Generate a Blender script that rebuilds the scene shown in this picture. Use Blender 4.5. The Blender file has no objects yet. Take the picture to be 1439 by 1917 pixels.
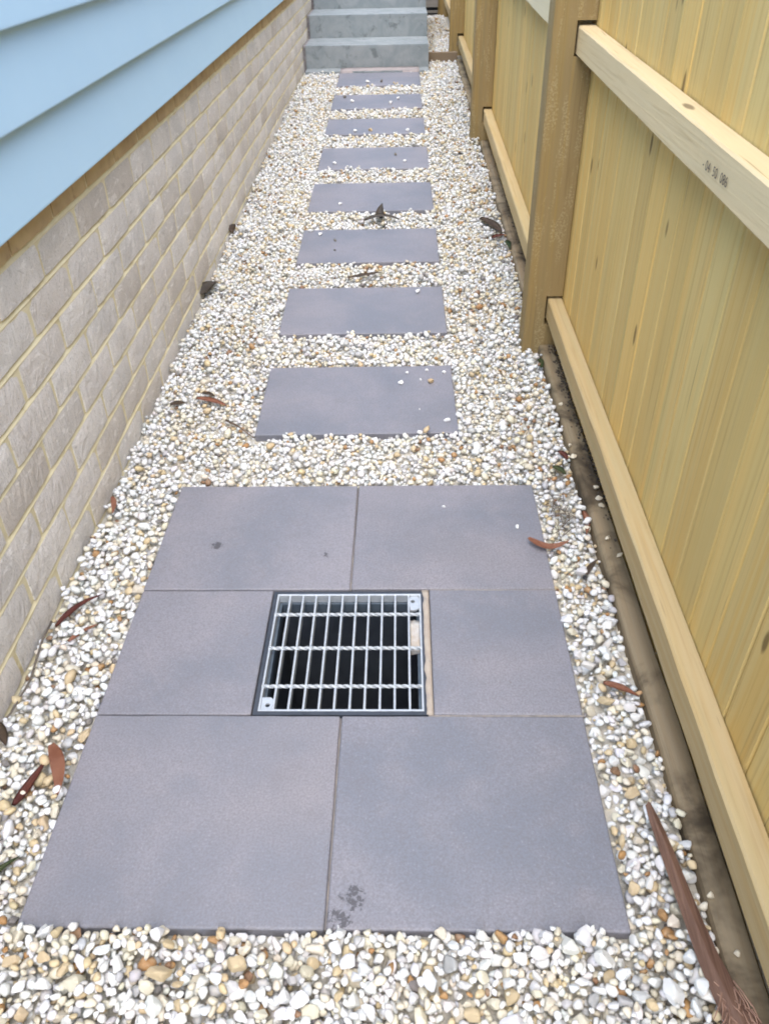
import bpy, bmesh, math, random
import numpy as np
from mathutils import Matrix, Vector, noise as mnoise
random.seed(7)
rng = np.random.default_rng(11)
S = bpy.context.scene
COL = S.collection

# ------------------------------------------------------------------ camera, world, sun, exposure
cam_d = bpy.data.cameras.new("camera")
cam = bpy.data.objects.new("camera", cam_d)
COL.objects.link(cam)
RT = Vector((0.99972, 0.01478, -0.01849)); DN = Vector((-0.00558, -0.61212, -0.79074)); FW = Vector((-0.02301, 0.79062, -0.61187))
mw = Matrix((RT, -DN, -FW)).transposed().to_4x4()
mw.translation = Vector((0, 0, 1.22))
cam.matrix_world = mw
cam_d.sensor_fit = 'VERTICAL'
cam_d.sensor_height = 36.0
cam_d.lens = 1469.67 / 1917.0 * 36.0
cam_d.clip_start = 0.02
cam_d.clip_end = 500
S.camera = cam

SUN_EL, SUN_AZ = math.radians(66), math.radians(181)
w = bpy.data.worlds.new("World"); S.world = w; w.use_nodes = True
wn = w.node_tree.nodes; wl = w.node_tree.links
sky = wn.new("ShaderNodeTexSky"); sky.sky_type = 'NISHITA'; sky.sun_disc = False
sky.sun_elevation = SUN_EL; sky.sun_rotation = SUN_AZ
sky.dust_density = 2.0; sky.air_density = 1.0; sky.ozone_density = 1.0
bg = wn["Background"]; bg.inputs[1].default_value = 0.15
wl.new(sky.outputs[0], bg.inputs[0])
sl = bpy.data.lights.new("sun", 'SUN'); sl.energy = 1.5; sl.angle = math.radians(70); sl.color = (1.0, 0.99, 0.965)
so = bpy.data.objects.new("sun", sl); COL.objects.link(so)
sd = Vector((math.sin(SUN_AZ) * math.cos(SUN_EL), math.cos(SUN_AZ) * math.cos(SUN_EL), math.sin(SUN_EL)))
so.rotation_euler = sd.to_track_quat('Z', 'Y').to_euler()
S.view_settings.view_transform = 'Standard'; S.view_settings.look = 'None'
S.view_settings.gamma = 1.0; S.view_settings.use_curve_mapping = False
S.view_settings.exposure = 1.82
S.render.engine = 'CYCLES'
S.cycles.pixel_filter_type = 'BLACKMAN_HARRIS'; S.cycles.filter_width = 1.9
S.cycles.max_bounces = 8; S.cycles.diffuse_bounces = 5

# ------------------------------------------------------------------ node helpers
def new_mat(name):
    m = bpy.data.materials.new(name); m.use_nodes = True
    nt = m.node_tree
    return m, nt, nt.nodes["Principled BSDF"]
def N(nt, t, **kw):
    n = nt.nodes.new(t)
    for k, v in kw.items():
        if k in n.inputs: n.inputs[k].default_value = v
        else: setattr(n, k, v)
    return n
def mix(nt, fac, a, b, mode='MIX'):
    n = nt.nodes.new("ShaderNodeMix"); n.data_type = 'RGBA'; n.blend_type = mode
    for k, v in ((0, fac), (6, a), (7, b)):
        if hasattr(v, 'node'): nt.links.new(v, n.inputs[k])
        elif k == 0: n.inputs[0].default_value = v
        else: n.inputs[k].default_value = (*v, 1) if len(v) == 3 else v
    return n.outputs[2]
def ramp(nt, val, p0, p1, a=0.0, b=1.0):
    n = nt.nodes.new("ShaderNodeMapRange"); n.interpolation_type = 'SMOOTHSTEP'
    nt.links.new(val, n.inputs[0])
    n.inputs[1].default_value = p0; n.inputs[2].default_value = p1
    n.inputs[3].default_value = a; n.inputs[4].default_value = b
    return n.outputs[0]
def math_n(nt, op, a, b=0.0):
    n = nt.nodes.new("ShaderNodeMath"); n.operation = op
    for k, v in ((0, a), (1, b)):
        if hasattr(v, 'node'): nt.links.new(v, n.inputs[k])
        else: n.inputs[k].default_value = v
    return n.outputs[0]
def coords(nt, scale=(1, 1, 1), per_object=True, kind='Object'):
    tc = nt.nodes.new("ShaderNodeTexCoord")
    v = tc.outputs[kind]
    if per_object:
        oi = nt.nodes.new("ShaderNodeObjectInfo")
        mu = nt.nodes.new("ShaderNodeVectorMath"); mu.operation = 'MULTIPLY_ADD'
        cx = nt.nodes.new("ShaderNodeCombineXYZ")
        for i in range(3): nt.links.new(oi.outputs['Random'], cx.inputs[i])
        nt.links.new(cx.outputs[0], mu.inputs[0]); mu.inputs[1].default_value = (37.1, 53.7, 71.3)
        nt.links.new(v, mu.inputs[2]); v = mu.outputs[0]
    mp = nt.nodes.new("ShaderNodeMapping"); mp.inputs['Scale'].default_value = scale
    nt.links.new(v, mp.inputs[0])
    return mp.outputs[0]
def noise(nt, vec, scale, detail=4, rough=0.55, dist=0.0):
    n = nt.nodes.new("ShaderNodeTexNoise")
    n.inputs['Scale'].default_value = scale; n.inputs['Detail'].default_value = detail
    n.inputs['Roughness'].default_value = rough; n.inputs['Distortion'].default_value = dist
    nt.links.new(vec, n.inputs['Vector'])
    return n.outputs[0]
def bump(nt, bsdf, h, strength, dist, prev=None):
    b = nt.nodes.new("ShaderNodeBump"); b.inputs['Strength'].default_value = strength
    b.inputs['Distance'].default_value = dist
    nt.links.new(h, b.inputs['Height'])
    if prev: nt.links.new(prev, b.inputs['Normal'])
    nt.links.new(b.outputs[0], bsdf.inputs['Normal'])
    return b.outputs[0]
def objrand(nt):
    return nt.nodes.new("ShaderNodeObjectInfo").outputs['Random']
def fracrand(nt, k):
    return math_n(nt, 'FRACT', math_n(nt, 'MULTIPLY', objrand(nt), k))

# ------------------------------------------------------------------ materials
def mat_timber(name, axis, pale, gold, dark, green, knots=0.5, rough=0.75, stain=0.0, dirt=None, speck=0.0):
    m, nt, b = new_mat(name)
    along, across = 1.0, 1.0
    sc_st = [110, 110, 110]; sc_st[axis] = 2.0
    sc_md = [34, 34, 34]; sc_md[axis] = 0.7
    sc_kn = [26, 26, 26]; sc_kn[axis] = 9.0
    v = coords(nt, tuple(sc_st)); v2 = coords(nt, tuple(sc_md)); v3 = coords(nt, tuple(sc_kn)); v4 = coords(nt)
    streak = noise(nt, v, 1.0, 5, 0.6, 0.6)
    band = noise(nt, v2, 1.0, 3, 0.5, 1.2)
    c = mix(nt, ramp(nt, band, 0.40, 0.60), pale, gold)
    c = mix(nt, ramp(nt, noise(nt, v2, 0.63, 3, 0.5, 0.8), 0.5, 0.72, 0, 0.8), c, green)
    c = mix(nt, ramp(nt, fracrand(nt, 7.31), 0.1, 0.95, 0, 0.6), c, mix(nt, fracrand(nt, 23.7), gold, green))
    c = mix(nt, ramp(nt, streak, 0.50, 0.74, 0, 0.5), c, dark)
    c = mix(nt, ramp(nt, streak, 0.44, 0.26, 0, 0.10), c, tuple(min(1, x * 1.22) for x in pale))
    vo = nt.nodes.new("ShaderNodeTexVoronoi"); vo.feature = 'F1'; nt.links.new(v3, vo.inputs['Vector']); vo.inputs['Scale'].default_value = 0.55
    sepc = nt.nodes.new("ShaderNodeSeparateColor"); nt.links.new(vo.outputs['Color'], sepc.inputs[0])
    kn = math_n(nt, 'MULTIPLY', ramp(nt, math_n(nt, 'ADD', vo.outputs['Distance'], math_n(nt, 'MULTIPLY', streak, 0.10)), 0.20, 0.13), ramp(nt, sepc.outputs[0], 1 - 0.34 * knots, 1 - 0.34 * knots + 0.02))
    c = mix(nt, math_n(nt, 'MULTIPLY', kn, 0.8), c, tuple(x * 0.35 for x in dark))
    hs = nt.nodes.new('ShaderNodeHueSaturation'); nt.links.new(ramp(nt, fracrand(nt, 91.3), 0, 1, 0.91, 1.08), hs.inputs['Value']); nt.links.new(c, hs.inputs['Color']); c = hs.outputs[0]
    # fine dark pin cracks
    sc_c = [120, 120, 120]; sc_c[axis] = 3.0
    cr = noise(nt, coords(nt, tuple(sc_c)), 1.0, 2, 0.5, 0.3)
    c = mix(nt, ramp(nt, cr, 0.70, 0.78, 0, 0.55), c, tuple(x * 0.4 for x in dark))
    if stain:
        st = noise(nt, v4, 5.0, 5, 0.65, 0.5)
        c = mix(nt, ramp(nt, st, 0.44, 0.66, 0, stain), c, tuple(x * 0.38 for x in dark))
    if speck:
        sv = coords(nt, (30, 30, 5))
        sm = ramp(nt, noise(nt, sv, 1.0, 3, 0.6, 0.5), 0.50, 0.62)
        sf = ramp(nt, noise(nt, v4, 150, 4, 0.7), 0.46, 0.60)
        c = mix(nt, math_n(nt, 'MULTIPLY', math_n(nt, 'MULTIPLY', sm, sf), speck), c, (0.50, 0.42, 0.24))
    if dirt:
        st = noise(nt, v4, 3.2, 6, 0.7, 0.6)
        c = mix(nt, ramp(nt, st, 0.42, 0.62, 0, 0.85), c, dirt)
    nt.links.new(c, b.inputs['Base Color'])
    b.inputs['Roughness'].default_value = rough
    b.inputs['Specular IOR Level'].default_value = 0.3
    bump(nt, b, streak, 0.25, 0.004)
    return m

M = {}
M['paling'] = mat_timber("pale_pine", 2, (0.623, 0.454, 0.179), (0.623, 0.413, 0.134), (0.353, 0.213, 0.061), (0.519, 0.413, 0.170), 0.9)
M['rail'] = mat_timber("rail_pine", 1, (0.496, 0.378, 0.201), (0.480, 0.345, 0.161), (0.352, 0.240, 0.103), (0.448, 0.364, 0.194), 0.6)
M['rail_mid'] = mat_timber("middle_rail_pine", 1, (0.66, 0.515, 0.30), (0.64, 0.485, 0.265), (0.44, 0.31, 0.155), (0.60, 0.49, 0.295), 0.9)
M['rail_pale'] = mat_timber("cream_rail_pine", 1, (0.680, 0.589, 0.387), (0.650, 0.546, 0.335), (0.500, 0.408, 0.232), (0.640, 0.560, 0.370), 0.3)
M['post'] = mat_timber("post_timber", 2, (0.258, 0.185, 0.084), (0.286, 0.195, 0.071), (0.150, 0.096, 0.037), (0.218, 0.168, 0.077), 0.2, speck=0.35)
M['plinth'] = mat_timber("weathered_plinth", 1, (0.226, 0.183, 0.121), (0.218, 0.160, 0.094), (0.109, 0.078, 0.047), (0.187, 0.164, 0.105), 0.3, 0.85, 0.9)
M['sleeper'] = mat_timber("brown_sleeper", 0, (0.192, 0.148, 0.100), (0.200, 0.144, 0.092), (0.112, 0.080, 0.056), (0.168, 0.136, 0.096), 0.1, 0.85)
M['grey_board'] = mat_timber("grey_board", 0, (0.25, 0.235, 0.22), (0.23, 0.21, 0.19), (0.14, 0.12, 0.11), (0.22, 0.21, 0.19), 0.1, 0.9)

def mat_paver(name, stains=()):
    m, nt, b = new_mat(name)
    v = coords(nt); vw = coords(nt, per_object=False)
    big = noise(nt, v, 3.0, 4, 0.55, 0.4)
    mid = noise(nt, v, 14.0, 4, 0.6)
    fine = noise(nt, v, 260.0, 3, 0.7)
    c = mix(nt, ramp(nt, big, 0.30, 0.70), (0.159, 0.171, 0.207), (0.238, 0.229, 0.258))
    c = mix(nt, ramp(nt, noise(nt, v, 1.7, 3, 0.5, 0.6), 0.52, 0.72, 0, 0.32), c, (0.235, 0.208, 0.209))
    c = mix(nt, ramp(nt, mid, 0.48, 0.72, 0, 0.3), c, (0.260, 0.241, 0.259))
    c = mix(nt, ramp(nt, mid, 0.44, 0.28, 0, 0.3), c, (0.162, 0.153, 0.171))
    c = mix(nt, ramp(nt, fine, 0.34, 0.62, 0.55, 0.0), c, (0.129, 0.123, 0.132))
    c = mix(nt, ramp(nt, noise(nt, v, 260, 1, 0.5), 0.68, 0.78, 0, 0.35), c, (0.323, 0.303, 0.309))
    c = mix(nt, ramp(nt, noise(nt, v, 60, 2, 0.5), 0.73, 0.77, 0, 0.5), c, (0.138, 0.118, 0.119))
    c = mix(nt, ramp(nt, objrand(nt), 0, 1, 0, 0.12), c, (0.265, 0.249, 0.262))
    for (x, y, r, colr, th) in stains:
        vm = nt.nodes.new("ShaderNodeVectorMath"); vm.operation = 'DISTANCE'
        nt.links.new(vw, vm.inputs[0]); vm.inputs[1].default_value = (x, y, 0)
        d = ramp(nt, vm.outputs['Value'], r, r * 0.15)
        n = noise(nt, vw, 3.6 / r, 5, 0.7, 0.3)
        msk = ramp(nt, math_n(nt, 'ADD', math_n(nt, 'MULTIPLY', d, 0.5), n), th, th + 0.09, 0, 0.85)
        c = mix(nt, msk, c, colr)
    nt.links.new(c, b.inputs['Base Color'])
    b.inputs['Roughness'].default_value = 0.55; b.inputs['Specular IOR Level'].default_value = 0.5
    h = bump(nt, b, fine, 0.35, 0.0008)
    bump(nt, b, mid, 0.12, 0.002, h)
    return m
M['paver'] = mat_paver("bluestone_grey_paver")

def mat_brick():
    m, nt, b = new_mat("grey_brick")
    v = coords(nt)
    c = mix(nt, ramp(nt, noise(nt, v, 6, 4, 0.6, 0.5), 0.35, 0.65), (0.549, 0.520, 0.490), (0.670, 0.629, 0.585))
    c = mix(nt, ramp(nt, fracrand(nt, 5.3), 0.45, 1.0, 0, 0.6), c, (0.448, 0.388, 0.328))
    c = mix(nt, ramp(nt, fracrand(nt, 13.9), 0.5, 1.0, 0, 0.7), c, (0.636, 0.590, 0.549))
    c = mix(nt, ramp(nt, noise(nt, coords(nt, (1, 0.6, 1.6)), 17, 3, 0.5, 2.6), 0.58, 0.68, 0, 0.4), c, (0.858, 0.819, 0.772))
    c = mix(nt, ramp(nt, noise(nt, coords(nt, (1, 0.7, 1.5)), 14, 3, 0.5, 1.8), 0.62, 0.74, 0, 0.45), c, (0.334, 0.293, 0.257))
    sp = noise(nt, v, 240, 3, 0.7)
    c = mix(nt, ramp(nt, sp, 0.54, 0.68, 0, 0.6), c, (0.295, 0.266, 0.234))
    c = mix(nt, ramp(nt, sp, 0.42, 0.30, 0, 0.4), c, (0.749, 0.686, 0.608))
    nt.links.new(c, b.inputs['Base Color']); b.inputs['Roughness'].default_value = 0.9
    b.inputs['Specular IOR Level'].default_value = 0.2
    h = bump(nt, b, noise(nt, coords(nt, (1, 1, 0.6)), 16, 4, 0.6, 2.5), 0.6, 0.010)
    bump(nt, b, sp, 0.5, 0.0012, h)
    return m
M['brick'] = mat_brick()
def mat_simple(name, a, bcol, scale, rough=0.85, bs=0.3, bd=0.002, dark=None, dscale=30, metal=0, spec=0.3, warp=0.0):
    m, nt, b = new_mat(name)
    v = coords(nt)
    n = noise(nt, v, scale, 5, 0.6, warp)
    c = mix(nt, ramp(nt, n, 0.32, 0.68), a, bcol)
    if dark:
        c = mix(nt, ramp(nt, noise(nt, v, dscale, 4, 0.65, 0.4), 0.55, 0.72, 0, 0.8), c, dark)
    nt.links.new(c, b.inputs['Base Color'])
    b.inputs['Roughness'].default_value = rough; b.inputs['Metallic'].default_value = metal
    b.inputs['Specular IOR Level'].default_value = spec
    bump(nt, b, noise(nt, v, scale * 6, 4, 0.65), bs, bd)
    return m
M['mortar'] = mat_simple("cream_mortar", (0.613, 0.539, 0.346), (0.692, 0.615, 0.413), 12, 0.95, 0.6, 0.003, (0.475, 0.388, 0.211), 9)
M['ochre_brick'] = mat_simple("ochre_toned_brick", (0.546, 0.403, 0.221), (0.429, 0.305, 0.169), 9, 0.95, 0.4, 0.003, (0.351, 0.240, 0.143), 16)  # top course: ochre brown with random darker mottling
M['cladding'] = mat_simple("pale_blue_paint", (0.405, 0.595, 0.755), (0.42, 0.61, 0.765), 4, 0.5, 0.04, 0.001, spec=0.35)
M['rear'] = mat_simple('shaded_gap_backing', (0.150, 0.117, 0.058), (0.125, 0.095, 0.045), 30)  # backing colour darkened to paint in the shade between palings
M['bed'] = mat_simple('pinkish_mortar', (0.27, 0.245, 0.25), (0.33, 0.29, 0.285), 18, 0.95, 0.5, 0.003)
M['backing'] = mat_simple("wall_backing", (0.3, 0.3, 0.3), (0.28, 0.28, 0.28), 4)
M['concrete'] = mat_simple("cast_concrete", (0.209, 0.238, 0.250), (0.268, 0.291, 0.301), 7, 0.85, 0.5, 0.004, (0.126, 0.144, 0.148), 12, warp=1.2)
M['rough_edge'] = mat_simple("rough_concrete_edge", (0.19, 0.17, 0.17), (0.29, 0.27, 0.27), 40, 0.95, 0.8, 0.006, (0.10, 0.09, 0.09), 25)
M['steel'] = mat_simple("galvanised_steel", (0.453, 0.487, 0.521), (0.535, 0.563, 0.591), 60, 0.42, 0.1, 0.0005, metal=0.35, spec=0.5)
M['black_plastic'] = mat_simple("black_plastic", (0.035, 0.042, 0.055), (0.05, 0.058, 0.075), 30, 0.5, 0.1, 0.001, spec=0.4)
M['pit'] = mat_simple("dark_pit_plastic", (0.03, 0.036, 0.048), (0.04, 0.048, 0.06), 18, 0.6, 0.1, 0.001, spec=0.3)
M['ledge'] = mat_simple("pit_ledge_plastic", (0.085, 0.11, 0.135), (0.06, 0.08, 0.105), 30, 0.55, 0.1, 0.001, spec=0.4)
M['sand'] = mat_simple("sandy_mortar", (0.352, 0.300, 0.254), (0.400, 0.348, 0.295), 40, 0.95, 0.5, 0.002, (0.288, 0.264, 0.254), 30)
M['joint'] = mat_simple('joint_sand', (0.20, 0.185, 0.18), (0.34, 0.30, 0.26), 22, 0.95, 0.5, 0.002, (0.10, 0.095, 0.10), 9)
M['splash'] = mat_simple("pale_mortar_splash", (0.480, 0.464, 0.440), (0.416, 0.352, 0.288), 45, 0.9, 0.6, 0.003, (0.320, 0.336, 0.368), 70)
M['soil'] = mat_simple("sandy_soil", (0.44, 0.41, 0.35), (0.56, 0.53, 0.46), 60, 0.95, 0.8, 0.006, (0.22, 0.185, 0.14), 45)
M['dirt'] = mat_simple("dark_dirt", (0.045, 0.035, 0.026), (0.10, 0.08, 0.06), 60, 0.95, 0.8, 0.004)
M['ink'] = mat_simple("stamp_ink", (0.055, 0.05, 0.048), (0.10, 0.085, 0.075), 150, 0.8, 0.0, 0.001)
M['scrap_and_gap_shade'] = mat_simple("scrap_and_gap_shade", (0.03, 0.03, 0.035), (0.05, 0.05, 0.055), 30, 0.7)  # for the loose scrap, and the painted gap shade of the retaining wall
def mat_leaf(name, a, b2, vein):
    m, nt, b = new_mat(name)
    v = coords(nt)
    c = mix(nt, ramp(nt, noise(nt, v, 30, 4, 0.6, 0.5), 0.35, 0.65), a, b2)
    c = mix(nt, ramp(nt, noise(nt, v, 120, 3, 0.6), 0.6, 0.75, 0, 0.6), c, vein)
    nt.links.new(c, b.inputs['Base Color']); b.inputs['Roughness'].default_value = 0.6
    bump(nt, b, noise(nt, v, 160, 3, 0.6), 0.3, 0.001)
    return m
M['leaf_terra'] = mat_leaf("terracotta_leaf", (0.320, 0.132, 0.076), (0.376, 0.176, 0.108), (0.160, 0.064, 0.040))
M['leaf_red'] = mat_leaf("dark_red_leaf", (0.136, 0.036, 0.028), (0.184, 0.060, 0.040), (0.064, 0.024, 0.024))
M['leaf_green'] = mat_leaf("green_leaf", (0.080, 0.100, 0.036), (0.056, 0.084, 0.028), (0.128, 0.112, 0.048))
M['leaf_brown'] = mat_leaf("brown_leaf", (0.136, 0.092, 0.060), (0.096, 0.068, 0.048), (0.056, 0.040, 0.032))
M['leaf_grey'] = mat_leaf("grey_bark", (0.100, 0.084, 0.068), (0.128, 0.104, 0.080), (0.048, 0.040, 0.036))
def mat_frond():
    m, nt, b = new_mat("dry_frond")
    v = coords(nt, (150, 5, 60), per_object=False)
    n = noise(nt, v, 1.0, 4, 0.6)
    c = mix(nt, ramp(nt, n, 0.3, 0.7), (0.21, 0.115, 0.078), (0.36, 0.215, 0.15))
    c = mix(nt, ramp(nt, noise(nt, coords(nt, (60, 4, 60), per_object=False), 1.0, 2), 0.62, 0.72, 0, 0.6), c, (0.46, 0.30, 0.20))
    nt.links.new(c, b.inputs['Base Color']); b.inputs['Roughness'].default_value = 0.65
    bump(nt, b, n, 0.4, 0.002)
    return m
M['frond'] = mat_frond()
def mat_stone(name, src):
    m, nt, b = new_mat(name)
    if src == 'attr':
        at = nt.nodes.new("ShaderNodeAttribute"); at.attribute_name = "tint"; col = at.outputs['Color']
        v = coords(nt, per_object=False)
    else:
        oi = nt.nodes.new("ShaderNodeObjectInfo"); col = oi.outputs['Color']
        v = coords(nt, per_object=True)
    c = mix(nt, ramp(nt, noise(nt, v, 95, 4, 0.6, 0.6), 0.42, 0.72, 0, 0.28), col, (0.55, 0.49, 0.38))
    c = mix(nt, ramp(nt, noise(nt, v, 70, 3, 0.55, 0.8), 0.66, 0.78, 0, 0.65), c, (0.42, 0.25, 0.09))
    c = mix(nt, ramp(nt, noise(nt, v, 260, 3, 0.6), 0.66, 0.78, 0, 0.4), c, (0.36, 0.33, 0.29))
    nt.links.new(c, b.inputs['Base Color']); b.inputs['Roughness'].default_value = 0.6
    b.inputs['Specular IOR Level'].default_value = 0.35
    bump(nt, b, noise(nt, v, 240, 4, 0.65), 0.4, 0.0018)
    return m
M['gravel'] = mat_stone("quartz_gravel", 'attr')
M['stone'] = mat_stone("quartz_stone", 'obj')

# ------------------------------------------------------------------ object helpers
def tag(o, label=None, cat=None, group=None, kind=None):
    if label: o['label'] = label
    if cat: o['category'] = cat
    if group: o['group'] = group
    if kind: o['kind'] = kind
    return o
def link(name, me, parent=None, loc=(0, 0, 0), rot=(0, 0, 0)):
    o = bpy.data.objects.new(name, me); COL.objects.link(o)
    o.location = loc; o.rotation_euler = rot
    if parent: o.parent = parent
    return o
def empty(name, loc=(0, 0, 0)):
    o = bpy.data.objects.new(name, None); COL.objects.link(o); o.location = loc
    o.empty_display_size = 0.1
    return o
def mesh_from(name, bm, mat, smooth=False):
    me = bpy.data.meshes.new(name)
    bmesh.ops.recalc_face_normals(bm, faces=bm.faces)
    if smooth:
        for f in bm.faces: f.smooth = True
    bm.to_mesh(me); bm.free()
    me.materials.append(M[mat] if isinstance(mat, str) else mat)
    return me
def add_box(bm, x0, x1, y0, y1, z0, z1):
    """z0 / z1 may be callables of y."""
    f = lambda z, y: z(y) if callable(z) else z
    vs = [bm.verts.new((x, y, f(z, y))) for x in (x0, x1) for y in (y0, y1) for z in (z0, z1)]
    for q in ((0, 1, 3, 2), (4, 6, 7, 5), (0, 4, 5, 1), (2, 3, 7, 6), (0, 2, 6, 4), (1, 5, 7, 3)):
        bm.faces.new([vs[i] for i in q])
    return vs
def box_mesh(name, mat, *b, bevel=0.0, seg=2, jit=0.0):
    bm = bmesh.new(); add_box(bm, *b)
    if bevel:
        bmesh.ops.bevel(bm, geom=bm.edges[:], offset=bevel, segments=seg, profile=0.6, affect='EDGES')
    if jit:
        for v in bm.verts: v.co += Vector([random.uniform(-jit, jit) for _ in range(3)])
    return mesh_from(name, bm, mat)
def box(name, mat, *b, parent=None, bevel=0.0, seg=2, jit=0.0):
    return link(name, box_mesh(name, mat, *b, bevel=bevel, seg=seg, jit=jit), parent)
def extrude_profile(bm, prof, y0, y1, nseg=1, zf=None):
    """closed profile in XZ extruded along Y; zf(y) adds height."""
    rings = []
    for i in range(nseg + 1):
        y = y0 + (y1 - y0) * i / nseg
        dz = zf(y) if zf else 0
        rings.append([bm.verts.new((x, y, z + dz)) for x, z in prof])
    n = len(prof)
    for a, b in zip(rings, rings[1:]):
        for i in range(n): bm.faces.new((a[i], a[(i + 1) % n], b[(i + 1) % n], b[i]))
    bm.faces.new(rings[0]); bm.faces.new(list(reversed(rings[-1])))

YE, SL = 1.692, 0.033
def gz(y):                                    # level of the gravel plane along the path
    return SL * max(0.0, min(y, 7.45) - YE) + (0.012 * min(0, y - 0.55) if y < 0.55 else 0)

# ------------------------------------------------------------------ ground
bm = bmesh.new()
xs = [-40, -0.76, -0.281, 0.040, 0.5, 40]; ys = [-40, 0.0, 0.955, 1.279, YE, 7.20, 7.45, 12, 60]
def soil_z(y): return gz(y) - 0.021
gv = [[bm.verts.new((x, y, soil_z(y))) for y in ys] for x in xs]
for i in range(len(xs) - 1):
    for j in range(len(ys) - 1):
        if i == 2 and j == 2: continue        # the drain pit
        bm.faces.new((gv[i][j], gv[i + 1][j], gv[i + 1][j + 1], gv[i][j + 1]))
ground = link("ground", mesh_from("ground", bm, 'soil')); tag(ground, kind='structure')
# raised bed to the right of the steps
bm = bmesh.new(); add_box(bm, 0.225, 0.52, 7.46, 12, 0.0, lambda y: 0.215 + 0.012 * (y - 7.4))
raised = link("raised_ground", mesh_from("raised_ground", bm, 'soil')); tag(raised, kind='structure')

# ------------------------------------------------------------------ house: brick base and weatherboard cladding
WX = -0.769
house = tag(empty("house", (WX, 3.5, 0)), "house side wall of pale blue weatherboards above a grey brick base", "house")
def inhouse(o, p=None):
    o.parent = p or house
    if p is None: o.matrix_parent_inverse = Matrix.Translation((-WX, -3.5, 0))
    return o
Y0, Y1 = -2.0, 9.4
bm = bmesh.new()
prof = [(WX - 0.11, 0.752), (WX - 0.11, -0.25), (WX - 0.0045, -0.25)]
for k in range(9, -1, -1):                    # struck joints: flush with the brick below, tucked in under the brick above
    zb = 0.0738 + (7 - k) * 0.086 + 0.006
    prof += [(WX - 0.0042, zb), (WX - 0.0030, zb + 0.071), (WX - 0.0016, zb + 0.0742), (WX - 0.0068, zb + 0.0858)]
prof = [p for p in prof if p[1] <= 0.7521]
prof += [(WX - 0.005, 0.752)]
extrude_profile(bm, prof, Y0, Y1, 60)
wall = inhouse(link("brick_wall", mesh_from("mortar_joints", bm, 'mortar')))
def brick_variant(L, k, mat='brick'):
    bm = bmesh.new()
    nx, nz = 10, 4; H = 0.0730; r = 0.0035
    rnd = random.Random(100 + k)
    off = Vector((k * 7.7, k * 3.1, 0))
    front = []
    for i in range(nx + 1):
        col = []
        for j in range(nz + 1):
            u, t = i / nx, j / nz
            y, z = (u - .5) * L, (t - .5) * H
            e = min(u, 1 - u) * L; ez = min(t, 1 - t) * H
            d = 0.0010 * mnoise.noise(Vector((y * 22, z * 40, 0)) + off) + 0.0008 * mnoise.noise(Vector((y * 60, z * 60, 3)) + off)
            if e < 1e-6: d -= 0.0016; y += 0.0008 * mnoise.noise(Vector((z * 90, i, 7)) + off)
            if ez < 1e-6: d -= (0.0024 if j else 0.0008); z += 0.0007 * mnoise.noise(Vector((y * 60, j, 9)) + off)
            col.append(bm.verts.new((d, y, z)))
        front.append(col)
    for i in range(nx):
        for j in range(nz): bm.faces.new((front[i][j], front[i + 1][j], front[i + 1][j + 1], front[i][j + 1]))
    rim = [front[i][0] for i in range(nx + 1)] + [front[nx][j] for j in range(1, nz + 1)] + [front[i][nz] for i in range(nx - 1, -1, -1)] + [front[0][j] for j in range(nz - 1, 0, -1)]
    back = [bm.verts.new((-0.03, v.co.y, v.co.z)) for v in rim]
    for a in range(len(rim)):
        b = (a + 1) % len(rim); bm.faces.new((rim[b], rim[a], back[a], back[b]))
    me = mesh_from("brick", bm, mat)
    for p in me.polygons: p.use_smooth = True
    me.set_sharp_from_angle(angle=math.radians(55))
    return me
bvar = [brick_variant(0.2255, k) for k in range(9)]
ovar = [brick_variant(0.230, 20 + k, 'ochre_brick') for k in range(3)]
rest = bmesh.new()
PH = 0.9297 % 0.24
for k in range(0, 10):                        # course k; its lower bed joint is J_k
    zb = 0.0738 + (7 - k) * 0.086 + 0.006
    y = PH + (0.12 if k % 2 == 0 else 0) - 0.24 * 10
    while y < Y1:
        ya, yb = y + 0.0055, y + 0.2345
        seen = (0.9 - 0.04 * k < yb and ya < 7.3 and k <= 8 and zb + 0.076 > gz(ya) - 0.005) and ya > 0.35
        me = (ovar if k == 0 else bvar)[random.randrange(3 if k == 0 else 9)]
        M4 = Matrix.Translation((WX + random.uniform(-0.0012, 0.0016), (ya + yb) / 2 + random.uniform(-0.002, 0.002), zb + 0.037 + random.uniform(-0.0012, 0.0012))) @ Matrix.Rotation(random.uniform(-0.006, 0.006), 4, 'X')
        flip = False
        if flip: M4 = M4 @ Matrix.Rotation(math.pi, 4, 'X')
        if seen:
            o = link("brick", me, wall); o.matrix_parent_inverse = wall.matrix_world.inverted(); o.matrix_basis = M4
        else:
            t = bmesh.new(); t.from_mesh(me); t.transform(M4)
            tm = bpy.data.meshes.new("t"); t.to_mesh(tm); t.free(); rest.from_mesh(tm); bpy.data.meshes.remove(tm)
        y += 0.24
rb = link("bricks_beyond", mesh_from("bricks_beyond", rest, 'brick'), wall); tag(rb, kind='stuff')
rb.name = "brickwork"
# cladding
clad = inhouse(box("cladding", 'backing', WX - 0.11, WX - 0.004, Y0, Y1, 0.755, 2.45))
bm = bmesh.new()
P = [(0.034, 0.003), (0.0335, 0.0008), (0.031, 0.0), (0.006, 0.0), (0.0065, 0.172), (0.0130, 0.172), (0.0338, 0.006)]
extrude_profile(bm, P, Y0, Y1, 24)
wb_me = mesh_from("weatherboard", bm, 'cladding')
for i in range(11):
    o = link("weatherboard", wb_me, clad, (WX - 0.001, 0, 0.729 + 0.1565 * i)); o.rotation_euler = (0.0035, 0, 0)

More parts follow.
